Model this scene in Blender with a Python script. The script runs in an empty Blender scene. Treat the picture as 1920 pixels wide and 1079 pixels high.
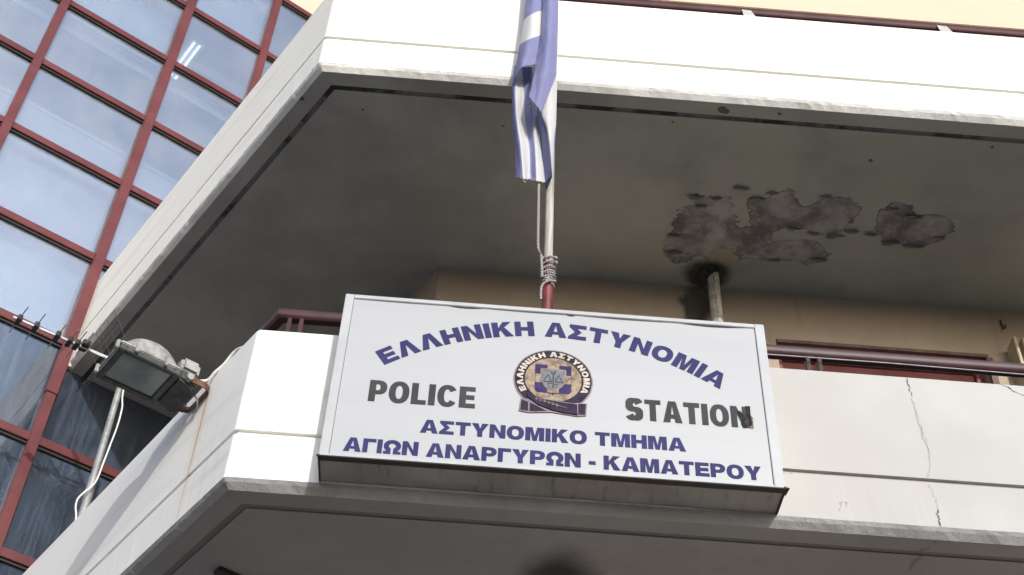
import bpy, bmesh, math, random
from mathutils import Vector, Matrix, noise as mnoise
from mathutils.geometry import tessellate_polygon

random.seed(7)
sc = bpy.context.scene
COL = sc.collection

# ------------------------------------------------------------------ camera, sky, sun, exposure
cam_d = bpy.data.cameras.new("camera")
cam = bpy.data.objects.new("camera", cam_d)
COL.objects.link(cam)
cam_d.sensor_width = 36.0
cam_d.lens = 2524.4 / 1920.0 * 36.0
cam_d.clip_end = 2000.0
CY, CP, CR = -0.03626, 0.78021, 0.04926          # yaw, pitch, roll
_f = Vector((-math.sin(CY) * math.cos(CP), math.cos(CY) * math.cos(CP), math.sin(CP)))
_r = Vector((math.cos(CY), math.sin(CY), 0))
_u = _r.cross(_f)
R_ = _r * math.cos(CR) + _u * math.sin(CR)
U_ = _u * math.cos(CR) - _r * math.sin(CR)
cam.matrix_world = Matrix(((R_.x, U_.x, -_f.x, 0), (R_.y, U_.y, -_f.y, 0), (R_.z, U_.z, -_f.z, 1.6), (0, 0, 0, 1)))
sc.camera = cam

SUN_AZ, SUN_EL = math.radians(15.5), math.radians(18.3)
sun_dir = Vector((math.sin(SUN_AZ) * math.cos(SUN_EL), -math.cos(SUN_AZ) * math.cos(SUN_EL), math.sin(SUN_EL)))
w = bpy.data.worlds.new("World"); sc.world = w; w.use_nodes = True
nt = w.node_tree
bg = nt.nodes["Background"]
sky = nt.nodes.new("ShaderNodeTexSky")
sky.sky_type = 'NISHITA'; sky.sun_disc = False
sky.sun_elevation = SUN_EL
sky.sun_rotation = math.atan2(sun_dir.x, sun_dir.y)
sky.air_density = 1.0; sky.dust_density = 5.0; sky.ozone_density = 4.0
nt.links.new(sky.outputs[0], bg.inputs[0])
bg.inputs[1].default_value = 0.15
sd = bpy.data.lights.new("sun", 'SUN'); sd.energy = 2.0; sd.angle = math.radians(0.5); sd.color = (1.0, 0.965, 0.915)
so = bpy.data.objects.new("sun", sd); COL.objects.link(so)
so.rotation_euler = sun_dir.to_track_quat('Z', 'Y').to_euler()
so.location = sun_dir * 60
sc.view_settings.view_transform = 'Standard'; sc.view_settings.look = 'None'
sc.view_settings.exposure = 0.50; sc.view_settings.gamma = 1.0
sc.view_settings.use_white_balance = True; sc.view_settings.white_balance_temperature = 6150
sc.cycles.max_bounces = 10; sc.cycles.diffuse_bounces = 6; sc.cycles.transparent_max_bounces = 12
sc.cycles.use_denoising = True

# ------------------------------------------------------------------ frame of the building
FY = 5.6                                           # front faces of the balconies
X0 = -1.2                                          # corner of the balconies
PHI = 2.159816
LV = Vector((math.cos(PHI), math.sin(PHI), 0))     # along the angled side, going back
CV = Vector((LV.y, -LV.x, 0))                      # along the glass wall, going right and back
NL = Vector((-LV.y, LV.x, 0))                      # out of the angled side
P0 = Vector((X0, FY, 0))
SG = 4.13                                          # where the glass wall stands
XR = 9.0
WY = 7.46                                          # wall behind the balconies
WU = 1.77
def LP(s, o, z): return P0 + LV * s + NL * o + Vector((0, 0, z))
def CPt(u, s, z): return P0 + CV * u + LV * s + Vector((0, 0, z))

# ------------------------------------------------------------------ object helpers
def link(o, parent=None):
    COL.objects.link(o)
    if parent is not None:
        o.parent = parent
        o.matrix_parent_inverse = Matrix.Translation(-Vector(parent['base'])) if 'base' in parent else Matrix()
    return o
def tag(o, label=None, cat=None, group=None, kind=None):
    if label: o['label'] = label
    if cat: o['category'] = cat
    if group: o['group'] = group
    if kind: o['kind'] = kind
    return o
def thing(name, label, cat, loc, group=None):
    o = bpy.data.objects.new(name, None)
    COL.objects.link(o); o.location = loc; o.empty_display_size = 0.1
    return tag(o, label, cat, group)
def obj(name, bm, mats, parent=None, smooth=False, label=None):
    """bm is in world coordinates; the object's origin becomes its parent's origin"""
    bmesh.ops.recalc_face_normals(bm, faces=bm.faces[:])
    me = bpy.data.meshes.new(name)
    top = parent
    off = Vector((0, 0, 0))
    while top is not None:
        off += Vector(top.location); top = top.parent
    bm.transform(Matrix.Translation(-off))
    bm.to_mesh(me); bm.free()
    if not isinstance(mats, (list, tuple)): mats = [mats]
    for m in mats: me.materials.append(m)
    if smooth:
        for p in me.polygons: p.use_smooth = True
        try: me.set_sharp_from_angle(angle=math.radians(35))
        except Exception: pass
    o = bpy.data.objects.new(name, me)
    COL.objects.link(o)
    if parent is not None: o.parent = parent
    if label: o['label'] = label
    return o
def frame_box(bm, o, ax, ay, az, sx, sy, sz, mi=0, bev=0.0):
    """box centred at o, half-open sizes sx, sy, sz along unit axes"""
    t = bmesh.new()
    bmesh.ops.create_cube(t, size=1.0)
    bmesh.ops.scale(t, vec=(sx, sy, sz), verts=t.verts)
    if bev > 0:
        bmesh.ops.bevel(t, geom=t.edges[:], offset=bev, segments=2, affect='EDGES')
    m = Matrix((ax, ay, az)).transposed().to_4x4(); m.translation = o
    t.transform(m)
    merge(bm, t, mi)
def box(bm, a, b, mi=0, bev=0.0):
    a = Vector(a); b = Vector(b)
    frame_box(bm, (a + b) / 2, Vector((1, 0, 0)), Vector((0, 1, 0)), Vector((0, 0, 1)), abs(b.x - a.x), abs(b.y - a.y), abs(b.z - a.z), mi, bev)
def cbox(bm, u0, u1, s0, s1, z0, z1, mi=0, bev=0.0):
    """box in the glass wall's axes"""
    frame_box(bm, CPt((u0 + u1) / 2, (s0 + s1) / 2, (z0 + z1) / 2), CV, LV, Vector((0, 0, 1)), abs(u1 - u0), abs(s1 - s0), abs(z1 - z0), mi, bev)
def lbox(bm, s0, s1, o0, o1, z0, z1, mi=0, bev=0.0):
    """box in the angled side's axes"""
    frame_box(bm, LP((s0 + s1) / 2, (o0 + o1) / 2, (z0 + z1) / 2), LV, NL, Vector((0, 0, 1)), abs(s1 - s0), abs(o1 - o0), abs(z1 - z0), mi, bev)
def merge(bm, t, mi=0):
    me = bpy.data.meshes.new("tmp")
    if mi:
        for f in t.faces: f.material_index = mi
    t.to_mesh(me); t.free()
    bm.from_mesh(me); bpy.data.meshes.remove(me)
def tube(bm, pts, r, n=10, mi=0, cap=True):
    pts = [Vector(p) for p in pts]
    rr = r if isinstance(r, (list, tuple)) else [r] * len(pts)
    rings = []; prev = None
    for i, p in enumerate(pts):
        a = pts[max(i - 1, 0)]; b = pts[min(i + 1, len(pts) - 1)]
        d = (b - a).normalized()
        if prev is None:
            q = d.orthogonal().normalized()
        else:
            q = (prev - d * prev.dot(d)).normalized()
        prev = q; q2 = d.cross(q)
        rings.append([bm.verts.new(p + (q * math.cos(2 * math.pi * k / n) + q2 * math.sin(2 * math.pi * k / n)) * rr[i]) for k in range(n)])
    for a, b in zip(rings, rings[1:]):
        for k in range(n):
            f = bm.faces.new((a[k], a[(k + 1) % n], b[(k + 1) % n], b[k])); f.material_index = mi
    if cap:
        f = bm.faces.new(rings[0][::-1]); f.material_index = mi
        f = bm.faces.new(rings[-1]); f.material_index = mi
def smooth_path(pts, n=6):
    pts = [Vector(p) for p in pts]; out = []
    for i in range(len(pts) - 1):
        a = pts[max(i - 1, 0)]; b = pts[i]; c = pts[i + 1]; d = pts[min(i + 2, len(pts) - 1)]
        for k in range(n):
            t = k / n
            out.append(0.5 * ((2 * b) + (c - a) * t + (2 * a - 5 * b + 4 * c - d) * t * t + (3 * b - a - 3 * c + d) * t ** 3))
    out.append(pts[-1]); return out
def prism(bm, poly, z0, z1, mi=0):
    lo = [bm.verts.new((p[0], p[1], z0)) for p in poly]; hi = [bm.verts.new((p[0], p[1], z1)) for p in poly]
    n = len(poly)
    fs = [bm.faces.new(lo[::-1]), bm.faces.new(hi)]
    for i in range(n): fs.append(bm.faces.new((lo[i], lo[(i + 1) % n], hi[(i + 1) % n], hi[i])))
    for f in fs: f.material_index = mi

# ------------------------------------------------------------------ node helpers
class Mat:
    def __init__(s, name, color=(.5, .5, .5), rough=.7, metal=0.0, spec=.5):
        s.m = bpy.data.materials.new(name); s.m.use_nodes = True
        s.t = s.m.node_tree; s.b = s.t.nodes["Principled BSDF"]
        s.b.inputs["Base Color"].default_value = (*color, 1); s.b.inputs["Roughness"].default_value = rough
        s.b.inputs["Metallic"].default_value = metal; s.b.inputs["Specular IOR Level"].default_value = spec
        s.pos = s.n("ShaderNodeNewGeometry").outputs["Position"]
    def n(s, typ, **k):
        x = s.t.nodes.new(typ)
        for a, v in k.items(): setattr(x, a, v)
        return x
    def put(s, sock, v):
        if hasattr(v, 'node'): s.t.links.new(v, sock)
        elif isinstance(v, (tuple, list)) and len(v) == 3 and len(sock.default_value) == 4: sock.default_value = (*v, 1)
        else: sock.default_value = v
    def math(s, op, a, b=0.0, c=None, clamp=False):
        x = s.n("ShaderNodeMath", operation=op); x.use_clamp = clamp
        s.put(x.inputs[0], a); s.put(x.inputs[1], b)
        if c is not None: s.put(x.inputs[2], c)
        return x.outputs[0]
    def vec(s, op, a, b=(0, 0, 0)):
        x = s.n("ShaderNodeVectorMath", operation=op)
        s.put(x.inputs[0], a); s.put(x.inputs[1], b)
        return x.outputs["Value"] if op in ('LENGTH', 'DOT_PRODUCT') else x.outputs[0]
    def scale(s, v, k): return s.vec('MULTIPLY', v, k)
    def noise(s, scale, detail=3, rough=.55, vec=None, dist=0.0):
        x = s.n("ShaderNodeTexNoise"); x.inputs["Scale"].default_value = scale; x.inputs["Detail"].default_value = detail
        x.inputs["Roughness"].default_value = rough; x.inputs["Distortion"].default_value = dist
        s.put(x.inputs["Vector"], vec if vec is not None else s.pos)
        return x.outputs["Fac"]
    def step(s, v, a, b, t0=0.0, t1=1.0):
        x = s.n("ShaderNodeMapRange"); x.interpolation_type = 'SMOOTHSTEP'
        s.put(x.inputs[0], v); x.inputs[1].default_value = a; x.inputs[2].default_value = b
        x.inputs[3].default_value = t0; x.inputs[4].default_value = t1
        return x.outputs[0]
    def mix(s, f, a, b, blend='MIX'):
        x = s.n("ShaderNodeMix"); x.data_type = 'RGBA'; x.blend_type = blend; x.clamp_factor = True
        s.put(x.inputs[0], f); s.put(x.inputs[6], a); s.put(x.inputs[7], b)
        return x.outputs[2]
    def sep(s, v=None):
        x = s.n("ShaderNodeSeparateXYZ"); s.put(x.inputs[0], v if v is not None else s.pos); return x.outputs
    def color(s, c): s.put(s.b.inputs["Base Color"], c)
    def bump(s, h, strength=.3, dist=.01):
        x = s.n("ShaderNodeBump"); x.inputs["Strength"].default_value = strength; x.inputs["Distance"].default_value = dist
        s.put(x.inputs["Height"], h); s.put(s.b.inputs["Normal"], x.outputs[0])
    def blob(s, p, cx, cy, rx, ry):
        """distance 0 at the centre, 1 on the outline, in the xy plane"""
        v = s.vec('MULTIPLY', s.vec('SUBTRACT', p, (cx, cy, 0)), (1 / rx, 1 / ry, 0))
        return s.vec('LENGTH', v)

def simple(name, c, rough=.6, metal=0.0, var=.12, sc_=9.0, bump=0.0, spec=.5):
    m = Mat(name, c, rough, metal, spec)
    f = m.noise(sc_, 4)
    lo = tuple(x * (1 - var * 1.6) for x in c); hi = tuple(min(1, x * (1 + var)) for x in c)
    m.color(m.mix(m.step(f, .3, .7), lo, hi))
    if bump: m.bump(m.noise(sc_ * 12, 3), bump, .004)
    return m.m

# -- painted render of the balconies
def plaster(name, base, stain, dirt=.25):
    m = Mat(name, base, .85, spec=.2)
    big = m.noise(.9, 3)
    band = m.noise(1.0, 3, vec=m.scale(m.pos, (.5, .5, 9.0)))
    drip = m.noise(1.0, 4, vec=m.scale(m.pos, (26.0, 26.0, .8)))
    speck = m.noise(70, 2)
    c = m.mix(m.step(big, .35, .75, 0, .35), base, tuple(x * k for x, k in zip(base, (.95, .93, .88))))
    c = m.mix(m.step(band, .52, .78, 0, dirt), c, stain)
    c = m.mix(m.step(drip, .58, .8, 0, dirt), c, stain)
    c = m.mix(m.step(speck, .70, .76, 0, .25), c, tuple(x * .5 for x in stain))
    m.color(c)
    h = m.math('ADD', m.math('MULTIPLY', m.noise(160, 2), .35), m.noise(9, 4))
    m.bump(h, .22, .006)
    return m
MAT = {}
m = plaster("upper_render", (.80, .778, .715), (.52, .47, .38), .42); 
# scabbed paint near the lower edge beside the corner
x, y, z = m.sep()
pn = m.noise(7, 5, .7); edge = m.step(m.math('ADD', z, m.math('MULTIPLY', m.noise(5, 4), .16)), 9.27, 9.335, 1, 0)
prev = m.b.inputs["Base Color"].links[0].from_socket
cx = m.step(x, -.75, -.95, .0, 1)
m.color(m.mix(m.math('MULTIPLY', m.math('MULTIPLY', edge, m.step(pn, .585, .63)), m.math('ADD', cx, .45)), prev, (.42, .39, .35)))
MAT['white_up'] = m.m
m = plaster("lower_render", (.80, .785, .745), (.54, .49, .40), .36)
xg = m.sep()[0]  # front greyer right of the sign: dimmer light put into the paint colour
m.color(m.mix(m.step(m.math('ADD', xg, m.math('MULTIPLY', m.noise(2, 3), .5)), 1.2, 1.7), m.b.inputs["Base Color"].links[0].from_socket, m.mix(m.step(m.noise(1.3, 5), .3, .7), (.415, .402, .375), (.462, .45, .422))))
# rust run below the lamp bracket
rel = m.vec('SUBTRACT', m.pos, tuple(P0))
sl = m.vec('DOT_PRODUCT', rel, tuple(LV)); zz = m.sep()[2]
wob = m.math('MULTIPLY', m.math('SUBTRACT', m.noise(4, 3), .5), .035)
d = m.math('ABSOLUTE', m.math('ADD', m.math('SUBTRACT', sl, .528), wob))
on_side = m.step(m.vec('DOT_PRODUCT', rel, tuple(NL)), -.06, -.03)
fade = m.math('MULTIPLY', m.step(zz, 6.56, 6.50), m.step(zz, 5.66, 6.3, .3, 1))
core = m.math('MULTIPLY', m.step(d, .016, .002), fade); halo = m.math('MULTIPLY', m.step(d, .10, .0, 0, .5), fade)
prev = m.b.inputs["Base Color"].links[0].from_socket
c = m.mix(m.math('MULTIPLY', halo, on_side), prev, (.68, .58, .43))
c = m.mix(m.math('MULTIPLY', m.math('MULTIPLY', core, on_side), .8), c, (.45, .26, .11))
m.color(c)
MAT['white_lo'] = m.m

def concrete(name, base, up):
    m = Mat(name, base, .9, spec=.2)
    n1 = m.noise(1.6, 5, .6); n2 = m.noise(14, 5, .65)
    c = m.mix(m.step(n1, .3, .7), tuple(v * .82 for v in base), tuple(v * 1.1 for v in base))
    c = m.mix(m.step(n2, .55, .8, 0, .35), c, tuple(v * .6 for v in base))
    c = m.mix(m.step(m.noise(1.0, 3, vec=m.scale(m.pos, (40, 40, .5))), .58, .75, 0, .2), c, tuple(v * .5 for v in base))
    m.color(c)
    m.bump(m.noise(45, 5, .7), .45, .012)
    return m.m
MAT['lip_up'] = concrete("rough_lip_upper", (.72, .70, .66), True)
MAT['lip_lo'] = concrete("rough_lip_lower", (.33, .325, .32), False)

# -- undersides
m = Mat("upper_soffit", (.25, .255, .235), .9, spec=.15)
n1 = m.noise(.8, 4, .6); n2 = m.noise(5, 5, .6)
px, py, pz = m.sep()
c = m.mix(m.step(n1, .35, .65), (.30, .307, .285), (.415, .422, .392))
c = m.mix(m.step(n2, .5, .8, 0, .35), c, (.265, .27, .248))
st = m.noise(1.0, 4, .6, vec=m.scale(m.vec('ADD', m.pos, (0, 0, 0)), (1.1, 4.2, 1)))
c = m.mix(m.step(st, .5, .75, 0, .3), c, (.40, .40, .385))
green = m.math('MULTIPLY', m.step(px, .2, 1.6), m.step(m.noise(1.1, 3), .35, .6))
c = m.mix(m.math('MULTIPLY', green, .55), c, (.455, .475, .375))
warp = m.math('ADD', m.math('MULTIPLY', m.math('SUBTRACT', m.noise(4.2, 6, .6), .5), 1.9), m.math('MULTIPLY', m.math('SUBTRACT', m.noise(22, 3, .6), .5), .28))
PE = [(1.515, 7.037, .135, .155), (1.727, 6.80, .225, .285), (1.923, 6.96, .27, .19), (2.169, 6.587, .22, .18), (2.60, 6.60, .21, .19), (2.38, 6.64, .15, .11),
      (2.40, 6.99, .28, .115), (3.085, 6.624, .155, .185), (3.330, 6.67, .20, .15)]
dist = None
for e in PE:
    b = m.blob(m.pos, *e)
    dist = b if dist is None else m.math('MINIMUM', dist, b)
dw = m.math('ADD', dist, warp)
cream = m.math('ADD', m.blob(m.pos, 1.885, 7.13, .13, .11), m.math('MULTIPLY', warp, 1.0))
mask = m.math('MULTIPLY', m.step(dw, 1.04, .95), m.step(cream, .9, 1.0))
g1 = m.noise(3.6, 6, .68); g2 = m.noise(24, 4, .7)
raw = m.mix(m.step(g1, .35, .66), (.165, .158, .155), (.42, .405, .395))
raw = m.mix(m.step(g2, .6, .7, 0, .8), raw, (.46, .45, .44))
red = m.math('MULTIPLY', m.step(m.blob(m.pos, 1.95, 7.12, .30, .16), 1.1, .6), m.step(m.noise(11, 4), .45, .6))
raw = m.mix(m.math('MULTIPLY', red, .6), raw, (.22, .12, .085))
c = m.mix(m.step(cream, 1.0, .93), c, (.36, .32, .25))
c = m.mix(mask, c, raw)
rim = m.math('MULTIPLY', m.step(m.math('ABSOLUTE', m.math('SUBTRACT', dw, 1.0)), .07, .0), m.step(m.noise(4, 3), .42, .58))
c = m.mix(m.math('MULTIPLY', rim, .55), c, (.06, .055, .05))
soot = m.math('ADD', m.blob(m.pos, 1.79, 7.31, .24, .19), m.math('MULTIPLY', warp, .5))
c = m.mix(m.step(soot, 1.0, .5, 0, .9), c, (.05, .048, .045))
bl = None
for cx_, cy_, r_ in ((1.612, 5.705, .028), (1.64, 5.715, .02), (2.015, 5.70, .018), (1.286, 5.842, .014), (3.567, 5.847, .014), (-1.33, 5.89, .025), (.1, 6.0, .012), (2.75, 6.05, .02), (-.9, 5.95, .012)):
    b = m.blob(m.pos, cx_, cy_, r_, r_ * .8); bl = b if bl is None else m.math('MINIMUM', bl, b)
c = m.mix(m.step(m.math('ADD', bl, m.math('MULTIPLY', warp, 1.6)), 1.0, .8, 0, .8), c, (.07, .065, .06))
m.color(c)
h = m.math('SUBTRACT', m.math('MULTIPLY', m.noise(30, 5, .65), .25), m.math('MULTIPLY', mask, m.math('ADD', .6, m.math('MULTIPLY', g2, .5))))
m.bump(h, .7, .018)
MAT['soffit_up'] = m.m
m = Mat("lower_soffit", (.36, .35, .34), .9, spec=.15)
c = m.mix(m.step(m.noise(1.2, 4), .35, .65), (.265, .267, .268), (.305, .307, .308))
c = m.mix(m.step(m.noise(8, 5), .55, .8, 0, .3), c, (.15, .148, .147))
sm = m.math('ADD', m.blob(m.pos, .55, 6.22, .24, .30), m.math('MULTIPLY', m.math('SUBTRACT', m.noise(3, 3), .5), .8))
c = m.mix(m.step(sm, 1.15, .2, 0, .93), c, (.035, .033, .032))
x, y, z = m.sep()
wig = m.math('MULTIPLY', m.math('SUBTRACT', m.noise(7, 4), .5), .16)
ck = m.math('ABSOLUTE', m.math('ADD', m.math('SUBTRACT', x, m.math('SUBTRACT', 3.9, m.math('MULTIPLY', y, .26))), wig))
c = m.mix(m.math('MULTIPLY', m.step(ck, .022, .004, 0, .6), m.step(m.noise(9, 3), .4, .55)), c, (.16, .12, .09))
m.color(c); m.bump(m.noise(40, 5, .65), .35, .008)
MAT['soffit_lo'] = m.m
m = Mat("drip_groove", (.16, .155, .15), .95)
nd = m.noise(2.2, 5, .65); zf = m.step(m.sep()[2], 7.0, 8.0)
m.color(m.mix(m.math('MULTIPLY', m.step(nd, .46, .6), zf), (.165, .162, .158), (.035, .033, .03))); MAT['drip'] = m.m

# -- other materials
m = Mat("beige_wall", (.60, .47, .33), .9, spec=.15)
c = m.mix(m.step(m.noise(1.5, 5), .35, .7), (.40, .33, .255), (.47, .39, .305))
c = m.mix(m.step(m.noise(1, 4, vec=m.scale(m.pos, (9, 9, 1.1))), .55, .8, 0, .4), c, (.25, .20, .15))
x, y, z = m.sep()
so_ = m.math('ADD', m.vec('LENGTH', m.vec('MULTIPLY', m.vec('SUBTRACT', m.pos, (1.72, 7.46, 8.95)), (1 / .16, 0, 1 / .38))), m.math('MULTIPLY', m.math('SUBTRACT', m.noise(6, 5), .5), 1.6))
c = m.mix(m.step(so_, 1.0, .55, 0, .92), c, (.06, .055, .05))
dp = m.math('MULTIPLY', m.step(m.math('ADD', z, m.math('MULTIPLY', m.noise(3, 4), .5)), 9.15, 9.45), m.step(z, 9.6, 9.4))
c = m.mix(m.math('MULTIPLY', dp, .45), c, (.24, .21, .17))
m.color(c); m.bump(m.noise(60, 4), .3, .006)
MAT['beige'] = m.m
MAT['cream_high'] = plaster("cream_render", (.60, .50, .375), (.52, .42, .30), .2).m
MAT['maroon'] = simple("maroon_frame_paint", (.136, .040, .042), .5, var=.12, sc_=3, spec=.2)
MAT['rail'] = simple("maroon_rail_paint", (.052, .020, .025), .42, var=.15, sc_=6, spec=.25)
MAT['railup'] = simple("maroon_rail_paint_upper", (.055, .013, .015), .5, var=.2, sc_=6, spec=.2)
MAT['rubber'] = simple("black_gasket", (.02, .018, .018), .7)
MAT['galv'] = simple("galvanised_steel", (.30, .30, .295), .6, .35, .15, 20)
MAT['steelwhite'] = simple("bright_metal", (.56, .56, .55), .45, .1)
MAT['paleboard'] = simple("tan_shutter_paint", (.50, .42, .29), .6)
MAT['wedge'] = simple("rail_bracket_metal", (.60, .58, .53), .5, .2)
MAT['crack'] = simple("crack_shadow", (.09, .08, .07), .95, var=.3)
MAT['crackthin'] = simple("hairline_crack", (.30, .275, .24), .95, var=.3)
MAT['grey_pvc'] = simple("grey_pipe", (.42, .40, .37), .6, var=.2, sc_=14)
MAT['soot'] = simple("sooty_mortar", (.045, .042, .038), .95, var=.4, sc_=20, bump=.5)
MAT['bracket'] = simple("dark_bracket_steel", (.03, .03, .028), .6)

def glassmat(name, dust, refl, tint, smin=.3, dcol=(.52, .56, .62)):
    m = Mat(name); t = m.t
    out = t.nodes["Material Output"]; t.nodes.remove(m.b)
    tr = m.n("ShaderNodeBsdfTransparent"); tr.inputs[0].default_value = (*tint, 1)
    gl = m.n("ShaderNodeBsdfGlossy"); gl.inputs["Roughness"].default_value = .02
    gl.inputs["Color"].default_value = (.96, .97, .98, 1)
    bp = m.n("ShaderNodeBump"); bp.inputs["Strength"].default_value = .05; bp.inputs["Distance"].default_value = .05
    t.links.new(m.noise(1.3, 2), bp.inputs["Height"]); t.links.new(bp.outputs[0], gl.inputs["Normal"])
    df = m.n("ShaderNodeBsdfDiffuse"); df.inputs["Color"].default_value = (*dcol, 1)
    fr = m.n("ShaderNodeLayerWeight"); fr.inputs["Blend"].default_value = .25
    fac = m.math('ADD', m.math('MULTIPLY', fr.outputs["Facing"], .5), refl, clamp=True)
    m1 = m.n("ShaderNodeMixShader"); t.links.new(fac, m1.inputs[0]); t.links.new(tr.outputs[0], m1.inputs[1]); t.links.new(gl.outputs[0], m1.inputs[2])
    streak = m.noise(1, 5, .6, vec=m.scale(m.pos, (26, 26, 1.6)))
    cloud = m.noise(2.2, 4)
    grain = m.noise(60, 3, .7)
    dd = m.math('MULTIPLY', m.math('MULTIPLY', m.step(streak, .3, .75, smin, 1), m.step(cloud, .25, .75, .55, 1)), m.math('MULTIPLY', m.step(grain, .2, .8, .6, 1.1), dust))
    m2 = m.n("ShaderNodeMixShader"); t.links.new(dd, m2.inputs[0]); t.links.new(m1.outputs[0], m2.inputs[1]); t.links.new(df.outputs[0], m2.inputs[2])
    t.links.new(m2.outputs[0], out.inputs["Surface"])
    return m.m
MAT['glass'] = glassmat("solar_glass", .27, .31, (.82, .86, .90), .8, (.56, .585, .62))
MAT['glass_dusty'] = glassmat("dusty_glass", .24, .13, (.18, .24, .33), .45, (.36, .46, .62))

# ------------------------------------------------------------------ ground
bm = bmesh.new()
box(bm, (-400, -400, -.3), (400, 400, -.004))
m = Mat("asphalt", (.07, .07, .07), .95); m.color(m.mix(m.noise(3, 5), (.06, .06, .058), (.10, .098, .094))); m.bump(m.noise(90, 3), .4, .01)
tag(obj("ground", bm, m.m), kind='structure')
bm = bmesh.new()
box(bm, (-60, -1.6, 0.0), (60, 40, .12), bev=.01)
m = Mat("pavement_slabs", (.36, .34, .31), .9)
br = m.n("ShaderNodeTexBrick"); br.inputs["Scale"].default_value = 2.5; br.inputs["Color1"].default_value = (.20, .195, .185, 1)
br.inputs["Color2"].default_value = (.17, .165, .155, 1); br.inputs["Mortar"].default_value = (.2, .19, .18, 1); br.inputs["Mortar Size"].default_value = .012
m.put(br.inputs["Vector"], m.pos); m.color(br.outputs[0])
tag(obj("pavement", bm, m.m), kind='structure')

# ------------------------------------------------------------------ sweep round the balcony edge
MX = (1 - .556) / .831                             # inward mitre at the corner: (MX, 1) per metre
NLI = -NL
def edge_path(d, r, step, xr=XR, send=SG):
    """outline d metres inside the balcony edge, from the right end, round the corner, to the glass wall"""
    pts = []
    c = P0 + Vector((MX, 1, 0)) * r
    a0 = Vector((0, -1, 0)); a1 = NL.copy()
    x_t = c.x
    n = int((xr - x_t) / step)
    for i in range(n):
        pts.append(Vector((max(xr + (x_t - xr) * i / n, X0 + MX * d), FY + d, 0)))
    K = 7
    ang = a0.angle(a1)
    for k in range(K + 1):
        q = Matrix.Rotation(-ang * k / K, 3, 'Z') @ a0
        if d < r - 1e-5: pts.append(c + q * (r - d))
        else: pts.append(P0 + Vector((MX, 1, 0)) * d)
    st = (c - P0).dot(LV)
    n = int((send - st) / step)
    for i in range(1, n + 1):
        pts.append(P0 + LV * max(st + (send - st) * i / n, MX * d) + NLI * d)
    return pts
def sweep(bm, prof, r, step, mats, jitter=None):
    """prof: closed list of (inward offset, z); mats[i] is the material of the strip from i to i+1"""
    rows = []
    for i, (d, z) in enumerate(prof):
        row = []
        for p in edge_path(d, r, step):
            q = p + Vector((0, 0, z))
            if jitter and i in jitter:
                a = jitter[i]
                q += Vector((0, a, a)) * mnoise.noise(q * 6) + Vector((0, a * .6, a * .6)) * mnoise.noise(q * 23)
            row.append(bm.verts.new(q))
        rows.append(row)
    n = len(prof)
    for i in range(n):
        A, B = rows[i], rows[(i + 1) % n]
        for k in range(len(A) - 1):
            f = bm.faces.new((A[k], A[k + 1], B[k + 1], B[k])); f.material_index = mats[i]
    for e in (0, -1):
        vs = [row[e] for row in rows]
        for tri in tessellate_polygon([[Vector((p[0], p[1], 0)) for p in prof]]):
            bm.faces.new([vs[t] for t in tri])
    bmesh.ops.remove_doubles(bm, verts=bm.verts[:], dist=1e-5)

# ------------------------------------------------------------------ police station building
bld = thing("station_building", "cream rendered building with two white angled balconies one above the other", "building", (2.0, WY, 0.12))
def balcony(zb, zg, zt, mw, ml, msof, label):
    zs = zb - .05
    prof = [(0, zb), (0, zg - .031), (.021, zg - .031), (.021, zg), (0, zg), (0, zt - .012), (.006, zt - .003), (.02, zt), (.11, zt), (.122, zt - .012), (.122, zb + .2),
            (.20, zb + .2), (.20, zs + .007), (.155, zs + .007), (.155, zs), (.045, zs), (.012, zs + .03)]
    mats = [0] * 10 + [0, 3, 3, 3, 2, 1, 1]
    bm = bmesh.new()
    sweep(bm, prof, .035, .045, mats, {0: .005, 16: .006, 15: .004})
    # slab
    def off(d): return P0 + Vector((MX, 1, 0)) * d
    e = off(.195)
    eL = P0 + LV * SG + NLI * .195
    poly = [(XR, FY + .195), (e.x, e.y), (eL.x, eL.y), tuple(CPt(WU + .05, SG, 0))[:2], (-.31 + .03, WY + .05), (XR, WY + .05)]
    prism(bm, poly, zs, zb + .196, 2)
    return obj("balcony", bm, [mw, ml, msof, MAT['drip']], bld, label=label)
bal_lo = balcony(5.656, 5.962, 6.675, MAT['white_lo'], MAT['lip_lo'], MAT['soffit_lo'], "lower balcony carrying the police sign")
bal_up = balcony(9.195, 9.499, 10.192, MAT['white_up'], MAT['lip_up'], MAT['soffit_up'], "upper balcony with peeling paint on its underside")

# cracks on the lower balcony: thin ribbons just proud of the paint
def crack(path, width, mat, parent, seed, sub=14, wob=.012, y=FY - .0025):
    rnd = random.Random(seed); bm = bmesh.new(); pts = []
    for (a, b) in zip(path, path[1:]):
        for k in range(sub):
            t = k / sub
            pts.append((a[0] + (b[0] - a[0]) * t + rnd.uniform(-wob, wob) * .6, a[1] + (b[1] - a[1]) * t))
    pts.append(path[-1])
    L = []; n = len(pts)
    for i, (x, z) in enumerate(pts):
        ww = width * rnd.uniform(.25, 1.0) * (1 if 0 < i < n - 1 else .1)
        L.append((bm.verts.new((x - ww, y, z)), bm.verts.new((x + ww, y, z + rnd.uniform(-.002, .002)))))
    for a, b in zip(L, L[1:]): bm.faces.new((a[0], a[1], b[1], b[0]))
    return obj("crack", bm, mat, parent)
crack([(2.451, 6.664), (2.457, 6.60), (2.463, 6.53)], .0042, MAT['crack'], bal_lo, 1, 6)
crack([(2.459, 6.55), (2.463, 6.315), (2.486, 6.138)], .0012, MAT['crackthin'], bal_lo, 2)
crack([(2.456, 6.52), (2.478, 6.30), (2.488, 6.138)], .0013, MAT['crackthin'], bal_lo, 9)
crack([(2.486, 6.138), (2.47, 6.03), (2.446, 5.966)], .0012, MAT['crackthin'], bal_lo, 3)
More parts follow.
